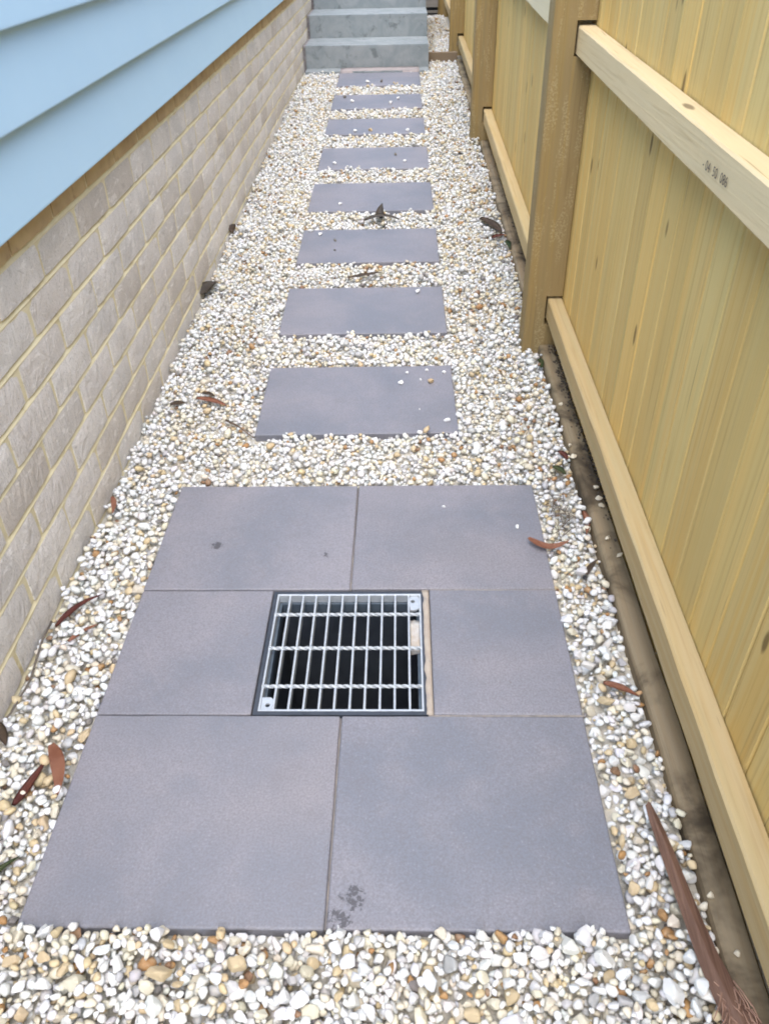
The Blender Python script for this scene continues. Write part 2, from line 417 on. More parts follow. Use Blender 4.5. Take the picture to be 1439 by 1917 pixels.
# ------------------------------------------------------------------ fence
PX = 0.522                                   # path side of the palings
fence = tag(empty("timber_fence", (PX, 3.5, 0)), "tall paling fence of new yellow pine with brown posts and three rails", "fence")
def infence(o):
    o.parent = fence; o.matrix_parent_inverse = Matrix.Translation((-PX, -3.5, 0)); return o
POSTS = [-0.10, 2.45, 4.97, 7.49, 10.01, 12.5]
bot_top = {0: lambda y: 0.140 + 0.0228 * y, 1: lambda y: 0.178 + 0.0425 * (y - 2.5), 2: lambda y: 0.288 + 0.027 * (y - 5.0), 3: lambda y: 0.365 + 0.03 * (y - 7.5), 4: lambda y: 0.44 + 0.03 * (y - 10)}
mid_top = {0: lambda y: 0.900 + 0.0225 * y, 1: lambda y: 0.962 + 0.03 * (y - 2.6), 2: lambda y: 1.04 + 0.03 * (y - 5), 3: lambda y: 1.12 + 0.03 * (y - 7.5), 4: lambda y: 1.2 + 0.03 * (y - 10)}
top_top = {i: (lambda y, f=mid_top[i]: f(y) + 0.72) for i in range(5)}
RH = 0.070
def rail(name, f, ya, yb, mat, k):
    bm = bmesh.new()
    x0, x1 = 0.477, PX - 0.0015
    c = 0.004
    prof = [(x0 + c, -RH), (x1, -RH), (x1, 0), (x0 + c, 0), (x0, -c), (x0, -RH + c)]
    n = 40
    def zf(y): return f(y) + 0.0016 * mnoise.noise(Vector((y * 2.3, k * 5.1, 0)))
    extrude_profile(bm, prof, ya, yb, n, zf)
    for v in bm.verts:                        # slight waviness of the arris
        if abs(v.co.x - x0) < 0.006: v.co.x += 0.0018 * mnoise.noise(Vector((v.co.y * 7, k * 3.3, v.co.z * 9)))
    return infence(link(name, mesh_from(name, bm, mat)))
for i in range(5):
    a, b = POSTS[i] + 0.004 + (0.045 if i == 0 else 0.0), POSTS[i + 1] + 0.05
    a = POSTS[i] + 0.052
    r0 = rail("rail", bot_top[i], a, b - 0.002, 'rail', i)
    r1 = rail("rail", mid_top[i], a, b - 0.002, 'rail_pale' if i == 1 else 'rail_mid', i + 10)
    r2 = rail("rail", top_top[i], a, b - 0.002, 'rail_pale', i + 20)
    if i == 0:
        mid_rail = r1; r1['label'] = "middle rail with a black stamp and small nail holes"
for i, py in enumerate(POSTS):
    x0, x1 = 0.408, PX - 0.0005
    lo = -0.15
    segs = sorted([(bot_top, .008), (mid_top, .009), (top_top, .008)], key=lambda t: t[0][max(0, i - 1)](py))
    zt = gz(py) + 1.95
    bm = bmesh.new()
    prof = [(x0, lo), (x1, lo)]
    for tb, g in segs:
        fs = [tb[j] for j in (i - 1, i) if 0 <= j < 5]
        zz = [f(py + 0.05) for f in fs]
        prof += [(x1, min(zz) - RH - 0.003), (0.4705, min(zz) - RH - 0.003), (0.4705, max(zz) + g), (x1, max(zz) + g)]
    prof += [(x1, zt), (x0, zt)]
    n = len(prof)
    A = [bm.verts.new((x, py, z)) for x, z in prof]; B = [bm.verts.new((x, py + 0.095, z)) for x, z in prof]
    for k in range(n): bm.faces.new((A[k], A[(k + 1) % n], B[(k + 1) % n], B[k]))
    bm.faces.new(A); bm.faces.new(list(reversed(B)))
    bm.normal_update()
    bmesh.ops.triangulate(bm, faces=[f for f in bm.faces if len(f.verts) > 4])
    ed = [e for e in bm.edges if abs(e.verts[0].co.x - x0) < 1e-5 and abs(e.verts[1].co.x - x0) < 1e-5 and abs(e.verts[0].co.y - e.verts[1].co.y) < 1e-5 and abs(e.verts[0].co.z - e.verts[1].co.z) > 0.5]
    bmesh.ops.bevel(bm, geom=ed, offset=0.008, segments=2, affect='EDGES')
    infence(link("post", mesh_from("post", bm, 'post')))
# palings
pvar = []
for k in range(6):
    bm = bmesh.new()
    W_ = 0.0968 + 0.0003 * k
    prof = [(0.004, -W_ / 2 + 0.0), (0.0, -W_ / 2 + 0.0028), (0.0 + random.uniform(0, .0006), 0), (0.0, W_ / 2 - 0.0028), (0.004, W_ / 2), (0.016, W_ / 2), (0.016, -W_ / 2)]
    rings = []
    for s in range(9):
        z = 1.90 * s / 8
        rings.append([bm.verts.new((x + 0.0012 * mnoise.noise(Vector((z * 1.5, k * 4, 0))), y, z)) for x, y in prof])
    for a, b in zip(rings, rings[1:]):
        for q in range(len(prof)): bm.faces.new((a[q], a[(q + 1) % len(prof)], b[(q + 1) % len(prof)], b[q]))
    bm.faces.new(rings[0]); bm.faces.new(list(reversed(rings[-1])))
    pvar.append(mesh_from("paling", bm, 'paling'))
y = -1.04
while y < 12.4:
    o = infence(link("paling", pvar[random.randrange(6)], None, (PX + random.uniform(0.0, 0.0018), y + 0.01 + random.uniform(-.0006, .0006), gz(y) - 0.06)))
    o.rotation_euler = (random.uniform(-0.0012, 0.0012), 0, 0)
    y += 0.0999
infence(box('gap_light_block', 'rear', PX + 0.0185, PX + 0.034, -1.0, 12.4, lambda y: gz(y) - 0.06, lambda y: gz(y) + 1.83))  # added sheet that blocks light between the palings so the joints look dark
# plinth
def plinth(ya, yb, k):
    bm = bmesh.new()
    x0, x1, c = 0.461, 0.513, 0.010
    prof = [(x0, -0.15), (x1, -0.15), (x1, -c), (x1 - c * .6, 0), (x0 + c, 0), (x0 + c * .3, -c * .3), (x0, -c)]
    zf = lambda y: 0.004 + 0.0036 * mnoise.noise(Vector((y * 3, k, 0))) + (0.017 * (y - 0.5) if y < 2.45 else 0.033 + SL * (y - 2.45))
    extrude_profile(bm, prof, ya, yb, 60, zf)
    for v in bm.verts: v.co.x += 0.003 * mnoise.noise(Vector((v.co.y * 5, k * 2.2, v.co.z * 10)))
    o = infence(link("plinth_board", mesh_from("plinth_board", bm, 'plinth')))
    return zf
plinth_z = plinth(-0.6, 2.447, 1); plinth(2.548, 4.967, 2); plinth(5.068, 7.41, 3)
# stamp on the middle rail
fc = bpy.data.curves.new("stamp", 'FONT'); fc.body = "- 04  50  086"; fc.size = 0.021; fc.align_x = 'CENTER'; fc.space_character = 1.05
tmp = bpy.data.objects.new("stamp", fc); COL.objects.link(tmp)
dg = bpy.context.evaluated_depsgraph_get(); dg.update()
sme = bpy.data.meshes.new_from_object(tmp.evaluated_get(dg)); COL.objects.unlink(tmp); bpy.data.objects.remove(tmp)
sme.materials.clear(); sme.materials.append(M['ink'])
st = link("stamp", sme)
# text runs towards the camera (-Y), up is +Z, faces -X
st.matrix_world = Matrix(((0, 0, -1, 0.4746), (-1, 0, 0, 1.262), (0, 1, 0, 0.883), (0, 0, 0, 1)))
bpy.context.view_layer.update()
mwst = st.matrix_world.copy(); st.parent = mid_rail; st.matrix_parent_inverse = mid_rail.matrix_world.inverted(); st.matrix_world = mwst
# dirt crumbs caught on the plinth
bm = bmesh.new()
for _ in range(420):
    t = random.random()
    yy = random.choice((random.gauss(2.05, 0.22), random.gauss(2.28, 0.1), random.gauss(3.6, 0.5), random.gauss(1.7, 0.1)))
    if yy > 2.44 and yy < 2.56: continue
    xx = 0.513 - abs(random.gauss(0, 0.011))
    s = random.uniform(0.0015, 0.0045)
    zz = (0.004 + (0.017 * (yy - 0.5) if yy < 2.45 else 0.033 + SL * (yy - 2.45))) + 0.001
    r = bmesh.ops.create_icosphere(bm, subdivisions=1, radius=s, matrix=Matrix.Translation((xx, yy, zz)) @ Matrix.Diagonal((1, random.uniform(1, 1.8), 0.6, 1)))
dirt = link("dirt", mesh_from("dirt", bm, 'dirt')); tag(dirt, kind='stuff')

# ------------------------------------------------------------------ paving
def paver(x0, y0, wd, dp, z, label, group, slope=0.0, mat='paver', rz=0.0, bev=0.0035):
    bm = bmesh.new(); add_box(bm, -wd / 2, wd / 2, -dp / 2, dp / 2, -0.040, 0.0)
    bmesh.ops.subdivide_edges(bm, edges=[e for e in bm.edges if e.calc_length() > 0.1], cuts=14)
    for v in bm.verts: v.co += Vector((0.0007 * mnoise.noise(Vector((v.co.y * 45 + x0 * 31, v.co.x * 5, y0 * 17))), 0.0008 * mnoise.noise(Vector((v.co.x * 45, y0 * 23, v.co.y * 5))), 0.0005 * mnoise.noise(Vector((v.co.x * 30, v.co.y * 30, y0 * 9)))))
    bmesh.ops.bevel(bm, geom=[e for e in bm.edges if not e.is_boundary and len(e.link_faces) == 2 and e.calc_face_angle(0) > 0.6], offset=bev, segments=3, profile=0.5, affect='EDGES')
    o = link("paver", mesh_from("paver", bm, mat), None, (x0 + wd / 2, y0 + dp / 2, z), (slope, 0, rz))
    return tag(o, label, "paver", group)
GA = "grey pavers round the drain grate"
RZ = -0.0033
sk = lambda y: 0.0033 * (y - 0.549)
dkst = (0.055, 0.052, 0.058)
mBR = mat_paver("stained_paver_front", [(-0.230 + 0.02, -0.180, 0.05, dkst, 0.93), (-0.19, -0.15, 0.05, dkst, 0.92)])
mTL = mat_paver("spotted_paver_back", [(-0.096, -0.045, 0.032, dkst, 0.86), (0.17, -0.08, 0.025, dkst, 0.92)])
paver(-0.591, 0.549, 0.4698, 0.3955, 0.0, "large grey paver at the front left of the drain apron", GA, rz=RZ)
paver(-0.1185, 0.549, 0.4575, 0.3955, -0.002, "large grey paver at the front right of the drain, dark smudge in its corner", GA, mat=mBR, rz=RZ)
paver(-0.591 + sk(.95), 0.9475, 0.2975, 0.3435, -0.001, "short grey paver between the gravel and the left side of the drain grate", GA, rz=RZ)
paver(0.0570 + sk(.95), 0.9475, 0.2820, 0.3435, -0.001, "short grey paver right of the drain grate beside the sandy strip", GA, rz=RZ)
paver(-0.591 + sk(1.3), 1.2935, 0.4698, 0.3990, 0.0, "grey paver behind the drain on the left with a small dark spot", GA, mat=mTL, rz=RZ)
paver(-0.1185 + sk(1.3), 1.2935, 0.4575, 0.3990, 0.0, "grey paver behind the drain on the right under a folded leaf", GA, rz=RZ)
GS = "stepping pavers along the gravel path"
steps_xy = [(-0.429, 1.934, 0.592, 0.395), (-0.435, 2.561, 0.594, 0.390), (-0.436, 3.198, 0.594, 0.382), (-0.445, 3.818, 0.600, 0.425), (-0.450, 4.476, 0.604, 0.420), (-0.463, 5.180, 0.614, 0.380), (-0.468, 5.822, 0.615, 0.420), (-0.474, 6.525, 0.625, 0.47)]
ords = ["nearest to the drain, a few pebbles at its far right", "second from the drain, one white pebble on it", "third from the drain with pebbles on its left end", "fourth from the drain, behind the dark bark scrap", "fifth from the drain, midway to the steps", "third before the concrete steps, crumbs along its front", "second before the concrete steps", "last one, mortared against the foot of the concrete steps"]
sp_z = []
for (x, yy, wd, dp), od in zip(steps_xy, ords):
    z = gz(yy + dp / 2) + 0.002; sp_z.append((x, yy, wd, dp, z))
    paver(x, yy, wd, dp, z, "rectangular grey stepping paver, " + od, GS, slope=SL * 0.9, rz=random.uniform(-.004, .004) + 0.006)
def top_z(x, y):
    for (a, b, wd, dp, z) in sp_z:
        if a < x < a + wd and b < y < b + dp: return z + SL * 0.9 * (y - b - dp / 2)
    return gz(y)

# ------------------------------------------------------------------ drain with grate
drain = tag(empty("drain", (-0.12, 1.118, 0)), "square storm drain with a galvanised steel grate in a black frame", "drain")
def indrain(o):
    o.parent = drain; o.matrix_parent_inverse = Matrix.Translation((0.12, -1.118, 0)); return o
FX0, FX1, FY0, FY1 = -0.2895, 0.047, 0.9475, 1.288
IX0, IX1, IY0, IY1 = -0.272, 0.030, 0.965, 1.271
bm = bmesh.new()
def ring(bm, o, i, z0, z1):
    ox0, ox1, oy0, oy1 = o; ix0, ix1, iy0, iy1 = i
    add_box(bm, ox0, ix0, oy0, oy1, z0, z1); add_box(bm, ix1, ox1, oy0, oy1, z0, z1)
    add_box(bm, ix0 , ix1, oy0, iy0, z0, z1); add_box(bm, ix0, ix1, iy1, oy1, z0, z1)
ring(bm, (FX0, FX1, FY0, FY1), (-0.2815, 0.0395, 0.9565, 1.2805), -0.05, -0.003)
indrain(link("frame", mesh_from("frame", bm, 'black_plastic')))
bm = bmesh.new()
ring(bm, (-0.2815, 0.0395, 0.9565, 1.2805), (IX0, IX1, IY0, IY1), -0.05, -0.026)
indrain(link("ledge", mesh_from("ledge", bm, 'ledge')))
bm = bmesh.new()
ring(bm, (IX0 - .008, IX1 + .008, IY0 - .008, IY1 + .008), (IX0, IX1, IY0, IY1), -0.42, -0.0505)
add_box(bm, IX0, IX1, IY0, IY1, -0.43, -0.415)
indrain(link("pit", mesh_from("pit", bm, 'pit')))
# bearing bars
bxs = [-0.2790, -0.2520, -0.2228, -0.1938, -0.1640, -0.1345, -0.1045, -0.0758, -0.0462, -0.0174, 0.0122, 0.0375]
bar_me = box_mesh("bearing_bar", 'steel', -0.0021, 0.0021, 0.9605, 1.2765, -0.0255, -0.0035, bevel=0.0006, seg=1)
for x in bxs: indrain(link("bearing_bar", bar_me, None, (x, 0, 0)))
eb = box_mesh("end_bar", 'steel', -0.2810, 0.0396, -0.0022, 0.0022, -0.0252, -0.0030, bevel=0.0006, seg=1)
for yy in (0.9590, 1.2785): indrain(link("end_bar", eb, None, (0, yy, 0)))
def twisted():
    bm = bmesh.new(); n = 130; prev = None; s = 0.0033
    for i in range(n + 1):
        x = -0.281 + 0.320 * i / n; a = i / n * math.pi * 11
        rg = [bm.verts.new((x, s * 1.2 * math.cos(a + q * math.pi / 2), s * 1.2 * math.sin(a + q * math.pi / 2))) for q in range(4)]
        if prev:
            for q in range(4): bm.faces.new((prev[q], prev[(q + 1) % 4], rg[(q + 1) % 4], rg[q]))
        prev = rg
    return mesh_from("cross_rod", bm, 'steel')
tr = twisted()
for yy in (1.217, 1.119, 1.018): indrain(link("cross_rod", tr, None, (0, yy, -0.0045)))
def tab(x0, x1, y0, y1, hx, hy):
    bm = bmesh.new(); r = 0.0048; z0, z1 = -0.011, -0.006
    for z in (z0, z1):
        pass
    n = 16
    def loop(z):
        outer = []
        for q in range(n):
            a = 2 * math.pi * q / n + math.pi / n
            dx, dy = math.cos(a), math.sin(a)
            k = min((x1 - hx) / dx if dx > 0 else (x0 - hx) / dx, (y1 - hy) / dy if dy > 0 else (y0 - hy) / dy)
            outer.append(bm.verts.new((hx + dx * k, hy + dy * k, z)))
        inner = [bm.verts.new((hx + r * math.cos(2 * math.pi * q / n + math.pi / n), hy + r * math.sin(2 * math.pi * q / n + math.pi / n), z)) for q in range(n)]
        return outer, inner
    o1, i1 = loop(z1); o0, i0 = loop(z0)
    for q in range(n):
        p = (q + 1) % n
        bm.faces.new((o1[q], o1[p], i1[p], i1[q])); bm.faces.new((o0[p], o0[q], i0[q], i0[p]))
        bm.faces.new((o0[q], o0[p], o1[p], o1[q])); bm.faces.new((i1[q], i1[p], i0[p], i0[q]))
    return indrain(link("bolt_tab", mesh_from("bolt_tab", bm, 'steel')))
tab(0.0145, 0.0352, 1.232, 1.2755, 0.0215, 1.259)
tab(-0.2765, -0.2545, 0.962, 0.992, -0.2640, 0.973)
# mortar splash on the ledge at the right, sand strip along the frame
bm = bmesh.new(); add_box(bm, 0.0150, 0.0352, 1.124, 1.212, -0.03, -0.018)
bmesh.ops.subdivide_edges(bm, edges=bm.edges[:], cuts=5, use_grid_fill=True)
for v in bm.verts: v.co.z += 0.004 * mnoise.noise(v.co * 120); v.co.x += 0.001 * mnoise.noise(v.co * 90 + Vector((3, 0, 0)))
indrain(link("mortar_splash", mesh_from("mortar_splash", bm, 'splash', True)))
bm = bmesh.new(); add_box(bm, 0.0405, 0.0568, 0.9490, 1.2905, -0.035, -0.0012)
bmesh.ops.subdivide_edges(bm, edges=[e for e in bm.edges if abs(e.verts[0].co.y - e.verts[1].co.y) > .1], cuts=30)
for v in bm.verts:
    if v.co.x < 0.05: v.co.x += 0.0035 + 0.004 * mnoise.noise(Vector((v.co.y * 40, 0, 0)))
    v.co.z += 0.0014 * mnoise.noise(v.co * 55)
indrain(link("mortar_strip", mesh_from("mortar_strip", bm, 'sand', True)))
# sand swept into the paving joints
bm = bmesh.new()
for (x0, x1, y0, y1, z) in ((-0.1223, -0.1187, 0.552, 0.944, -0.009), (-0.1207, -0.1172, 1.296, 1.69, -0.007), (0.05, 0.340, 0.9438, 0.9473, -0.0035), (0.06, 0.341, 1.2912, 1.2944, -0.0035), (-0.59, -0.29, 0.9436, 0.9474, -0.014), (-0.59, -0.29, 1.2912, 1.2944, -0.012)):
    add_box(bm, x0, x1, y0, y1, -0.035, z)
tag(link("joint_sand", mesh_from("joint_sand", bm, 'joint')), kind='stuff')

# ------------------------------------------------------------------ concrete steps, edging, far retaining boards
cs = tag(empty("concrete_steps", (-0.27, 7.15, 0.19)), "flight of grey cast concrete steps at the far end of the path", "steps")
def incs(o):
    o.parent = cs; o.matrix_parent_inverse = Matrix.Translation((0.27, -7.15, -0.19)); return o
SY = [7.15, 7.62, 8.11, 8.60, 9.09]; SZ = [0.345, 0.506, 0.667, 0.828]
zp = 0.0
for k in range(4):
    bm = bmesh.new(); add_box(bm, -0.748, 0.226, SY[k], 9.6, (0.1 if k == 0 else SZ[k - 1] + 0.0005), SZ[k])
    es = [e for e in bm.edges if abs(e.verts[0].co.x - e.verts[1].co.x) > .5]
    bmesh.ops.subdivide_edges(bm, edges=es, cuts=24)
    es = [e for e in bm.edges if all(v.co.z > SZ[k] - 1e-4 and v.co.y < SY[k] + 1e-4 for v in e.verts)]
    bmesh.ops.bevel(bm, geom=es, offset=0.006, segments=2, affect='EDGES')
    for v in bm.verts:
        if v.co.y < SY[k] + 0.02: v.co += Vector((0, 0.003 * mnoise.noise(Vector((v.co.x * 9, k * 4, v.co.z * 8))), 0.002 * mnoise.noise(Vector((v.co.x * 12, k * 7, 5)))))
    incs(link("step", mesh_from("step", bm, 'concrete')))
    bm = bmesh.new(); add_box(bm, WX + 0.001, -0.7485, SY[k] + 0.012, 9.6, (0.1 if k == 0 else SZ[k - 1] + 0.0005), SZ[k] - 0.001)
    incs(link("rough_edge", mesh_from("rough_edge", bm, 'rough_edge')))
bm = bmesh.new(); add_box(bm, -0.745, 0.224, 6.995, 7.149, 0.08, 0.188)
bmesh.ops.subdivide_edges(bm, edges=[e for e in bm.edges if abs(e.verts[0].co.x - e.verts[1].co.x) > .5], cuts=40)
for v in bm.verts:
    if v.co.y < 7.1: v.co.y += 0.03 * mnoise.noise(Vector((v.co.x * 6, 1, 0)))
    v.co.z += 0.003 * mnoise.noise(Vector((v.co.x * 14, v.co.y * 9, 2)))
incs(link("footing", mesh_from("footing", bm, 'concrete')))
bm = bmesh.new(); add_box(bm, -0.47, 0.150, 7.00, 7.148, 0.1, 0.1925)
bmesh.ops.subdivide_edges(bm, edges=[e for e in bm.edges if abs(e.verts[0].co.x - e.verts[1].co.x) > .3], cuts=20)
for v in bm.verts: v.co.z += 0.003 * mnoise.noise(v.co * 30); v.co.y += 0.008 * mnoise.noise(Vector((v.co.x * 20, 1, 1)))
incs(link("mortar_bed", mesh_from("mortar_bed", bm, 'bed', True)))
tag(box("sleeper", 'sleeper', 0.230, 0.470, 7.415, 7.455, 0.05, 0.252, bevel=0.004, jit=0.001), "brown timber sleeper holding back gravel beside the concrete steps", "sleeper")
rs = tag(empty("retaining_wall", (0.31, 9.95, 0.25)), "low wall of grey boards with dark gaps beyond the raised gravel", "retaining wall")
for (z0, z1, yy) in ((0.20, 0.272, 9.97), (0.288, 0.312, 9.96), (0.342, 0.412, 9.95), (0.422, 0.50, 9.95)):
    o = box("board", 'grey_board', 0.23, 0.407, yy, yy + 0.035, z0, z1, bevel=0.003); o.parent = rs; o.matrix_parent_inverse = Matrix.Translation((-0.31, -9.95, -0.25))
o = box("gap_shade_sheet", 'scrap_and_gap_shade', 0.23, 0.407, 10.03, 10.05, 0.18, 0.55); o.parent = rs; o.matrix_parent_inverse = Matrix.Translation((-0.31, -9.95, -0.25))  # near-black sheet painting the shade in the gaps between boards

# ------------------------------------------------------------------ gravel
def icos(sub):
    bm = bmesh.new(); bmesh.ops.create_icosphere(bm, subdivisions=sub, radius=1.0)
    v = np.array([x.co[:] for x in bm.verts]); f = np.array([[q.index for q in p.verts] for p in bm.faces]); bm.free()
    return v, f
I1 = icos(1); I2 = icos(2); I3 = icos(3)
def rock(base, k, planes=11, soft=0.18):
    r = np.random.default_rng(500 + k)
    v = base[0]
    n = r.normal(size=(planes, 3)); n /= np.linalg.norm(n, axis=1)[:, None]
    d = r.uniform(0.50, 0.92, planes)
    dots = v @ n.T
    with np.errstate(divide='ignore', invalid='ignore'):
        t = np.where(dots > 0.12, d / np.maximum(dots, 1e-6), 9)
    rad = np.minimum(t.min(axis=1), 1.12)
    rad = rad * (1 - soft) + soft
    rad *= 1 + r.normal(0, 0.025, len(rad))
    return v * rad[:, None]
V1 = [rock(I1, k, 8, 0.18) for k in range(20)]
V2 = [rock(I2, k, 10, 0.06) for k in range(20)]
X0g, X1g, Y0g, Y1g = -0.768, 0.463, -0.15, 7.42
CELL = 0.003
NX = int((X1g - X0g) / CELL) + 2; NY = int((9.95 - Y0g) / CELL) + 2
ycs = Y0g + np.arange(NY) * CELL
base_z = np.array([gz(a) for a in ycs]); base_z = np.where(ycs > 7.45, 0.225 + 0.012 * (ycs - 7.4) + 0.02, base_z) - 0.033
H = np.repeat(base_z[None, :], NX, 0)
# small dips and rises of the surface
for i in range(NX):
    pass
def in_rects(x, y, pad):
    for (a, b, wd, dp) in RECTS:
        if a - pad < x < a + wd + pad and b - pad < y < b + dp + pad: return True
    return False
RECTS = [(-0.591, 0.549, 0.933, 1.143)] + [(x, yy, wd, dp) for (x, yy, wd, dp) in steps_xy] + [(-0.76, 7.01, 0.99, 0.6)] + [(0.408, py, 0.11, 0.095) for py in POSTS]
H0 = H.copy()
FRONT = False
def rand_xy(raised):
    if FRONT: return rng.uniform(X0g, X1g), rng.uniform(0.36, 0.545)
    if raised: return rng.uniform(0.232, 0.47), rng.uniform(7.462, 9.93)
    return rng.uniform(X0g, X1g), rng.uniform(Y0g, Y1g)
stones = []
area = (X1g - X0g) * (Y1g - Y0g) - sum(r[2] * r[3] for r in RECTS)
def deposit(n, raised):
    cnt = 0
    rs_ = np.clip(np.exp(rng.normal(math.log(0.0067), 0.34, n)), 0.0034, 0.0160)
    for r in rs_:
        sx, sy, sz = r * rng.uniform(0.95, 1.3), r * rng.uniform(0.78, 1.0), r * rng.uniform(0.62, 0.85)
        rh = (sx + sy) / 2
        for _ in range(8):
            x, y = rand_xy(raised)
            if raised or (x - X0g > rh * 0.6 and X1g - x > rh * 0.5 and not in_rects(x, y, rh * 0.32)): break
        else: continue
        best = None
        m = max(2, int(rh * 0.92 / CELL))
        g = np.arange(-m, m + 1) * CELL
        d2 = (g[:, None] ** 2 + g[None, :] ** 2) / (rh * 0.92) ** 2
        prof = np.where(d2 < 1, np.sqrt(np.maximum(0, 1 - d2)), np.nan) * sz
        for t in range(5):
            xx, yy = (x, y) if t == 0 else (x + rng.uniform(-2.2, 2.2) * rh, y + rng.uniform(-2.2, 2.2) * rh)
            if t and (in_rects(xx, yy, rh * 0.32) or xx - X0g < rh * .6 or (not raised and (X1g - xx < rh * .5 or yy > Y1g)) or (raised and (xx < 0.235 or xx > 0.47 or yy < 7.463))): continue
            i, j = int((xx - X0g) / CELL), int((yy - Y0g) / CELL)
            if i - m < 0 or j - m < 0 or i + m + 1 > NX or j + m + 1 > NY: continue
            hh = H[i - m:i + m + 1, j - m:j + m + 1] + prof * 0.62
            zc = np.nanmax(hh)
            rel = zc - H0[i, j]
            if best is None or rel < best[0]: best = (rel, xx, yy, zc, i, j)
        if best is None: continue
        rel, xx, yy, zc, i, j = best
        sub = H[i - m:i + m + 1, j - m:j + m + 1]
        np.fmax(sub, zc + prof, out=sub)
        stones.append((xx, yy, zc, sx, sy, sz))
        cnt += 1
deposit(int(area * 13200), False)
FRONT = True; deposit(900, False); FRONT = False
deposit(int(0.24 * 2.4 * 9500), True)
stones = np.array(stones)
relh = np.array([stones[i, 2] - H0[int((stones[i, 0] - X0g) / CELL), int((stones[i, 1] - Y0g) / CELL)] for i in range(len(stones))])
print("stones", len(stones), "rel", np.percentile(relh, [5, 50, 95]))
# settle the surface so that its tops lie near the paving level
off = 0.0325 - np.percentile(relh, 88)
stones[:, 2] += np.where(stones[:, 1] < 7.45, off, 0.0)
ns = len(stones)
# colours: clean white quartz, cream, ochre, rust, grey; the warm ones gather in patches
pal = np.array([(0.70, 0.71, 0.715), (0.66, 0.655, 0.635), (0.63, 0.58, 0.465), (0.53, 0.42, 0.255), (0.36, 0.20, 0.08), (0.42, 0.42, 0.43), (0.22, 0.12, 0.065), (0.15, 0.14, 0.14)])
patch = np.array([mnoise.noise(Vector((s[0] * 4.2, s[1] * 3.1, 4.0))) + 0.25 * (s[0] - 0.1) + (0.16 if s[1] < 0.56 else 0) for s in stones])
warm = 1 / (1 + np.exp(-(patch - 0.10) * 4))
pw = np.stack([0.42 - 0.22 * warm, 0.25 + 0 * warm, 0.17 + 0.12 * warm, 0.050 + 0.090 * warm, 0.010 + 0.030 * warm, 0.045 + 0 * warm, 0.005 + 0.007 * warm, 0.006 + 0 * warm], 1)
pw /= pw.sum(1)[:, None]
ci = (pw.cumsum(1) < rng.random(ns)[:, None]).sum(1).clip(0, 7)
scol = pal[ci] * rng.normal(1, 0.05, (ns, 1)) * rng.normal(1, 0.015, (ns, 3))
scol = (scol * 0.965).clip(0.02, 0.75)
ang = rng.uniform(0, 2 * math.pi, ns); tx = rng.normal(0, 0.35, ns); ty = rng.normal(0, 0.35, ns)
def rotm(i):
    return (Matrix.Rotation(ang[i], 3, 'Z') @ Matrix.Rotation(tx[i], 3, 'X') @ Matrix.Rotation(ty[i], 3, 'Y'))
# the 300 that show largest: each an object of its own
camp = np.array((0, 0, 1.22))
dist = np.linalg.norm(stones[:, :3] - camp, axis=1)
Hi = ((stones[:, 0] - X0g) / CELL).astype(int); Hj = ((stones[:, 1] - Y0g) / CELL).astype(int)
expo = stones[:, 2] + stones[:, 5] - (H[Hi, Hj] + np.where(stones[:, 1] < 7.45, off, 0))
vis = (expo > -0.0015) & (stones[:, 1] > 0.415) & (stones[:, 1] < 1.6) & (stones[:, 0] > -0.62) & (stones[:, 0] < 0.47)
score = np.where(vis, (stones[:, 3] * stones[:, 4]) / dist ** 2, 0)
big = np.argsort(-score)[:300]
isbig = np.zeros(ns, bool); isbig[big] = True
gravel = None
# everything else: one mesh
vv, ff, cc, sm_ = [], [], [], []
nv = 0
for lod, (lo, hi) in ((2, (0.38, 1.55)), (1, (1.55, 99)), (1, (-9, 0.38))):
    B = V2 if lod == 2 else V1; F = I2[1] if lod == 2 else I1[1]
    for i in np.nonzero((stones[:, 1] >= lo) & (stones[:, 1] < hi) & ~isbig)[0]:
        if lod == 2 and expo[i] < -0.012: b = V1[i % 20]; f = I1[1]
        else: b = B[i % 20]; f = F
        R_ = np.array(rotm(i))
        p = (b * stones[i, 3:6]) @ R_.T + stones[i, :3]
        vv.append(p); ff.append(f + nv); cc.append(np.repeat(scol[i][None], len(p), 0)); nv += len(p)
vv = np.concatenate(vv); ff = np.concatenate(ff); cc = np.concatenate(cc)
me = bpy.data.meshes.new("gravel")
me.vertices.add(len(vv)); me.vertices.foreach_set("co", vv.astype(np.float32).ravel())
me.loops.add(len(ff) * 3); me.loops.foreach_set("vertex_index", ff.astype(np.int32).ravel())
me.polygons.add(len(ff)); me.polygons.foreach_set("loop_start", np.arange(0, len(ff) * 3, 3, dtype=np.int32))
me.update(calc_edges=True)
at = me.attributes.new("tint", 'FLOAT_COLOR', 'POINT')
at.data.foreach_set("color", np.concatenate([cc, np.ones((len(cc), 1))], 1).astype(np.float32).ravel())
me.materials.append(M['gravel'])
gravel = link("gravel", me); tag(gravel, kind='stuff')
print("gravel tris", len(ff))
svar = []
for k in range(16):
    p = rock(I3, 900 + k, 12, 0.05)
    bm_me = bpy.data.meshes.new("stone"); bm_me.from_pydata(p.tolist(), [], I2[1].tolist() if len(p) == len(I2[0]) else I3[1].tolist()); bm_me.update()
    bm_me.materials.append(M['stone'])
    for q in bm_me.polygons: q.use_smooth = True
    bm_me.set_sharp_from_angle(angle=math.radians(24))
    svar.append(bm_me)
def put_stone(name, k, xyz, s, col, R3, parent=None):
    o = link(name, svar[k % 16], parent)
    o.matrix_world = Matrix.Translation(xyz) @ R3.to_4x4() @ Matrix.Diagonal((*s, 1))
    o.color = (*col, 1)
    return o
for i in big:
    put_stone("stone", int(i), Vector(stones[i, :3]), stones[i, 3:6], scol[i], rotm(i), ground)

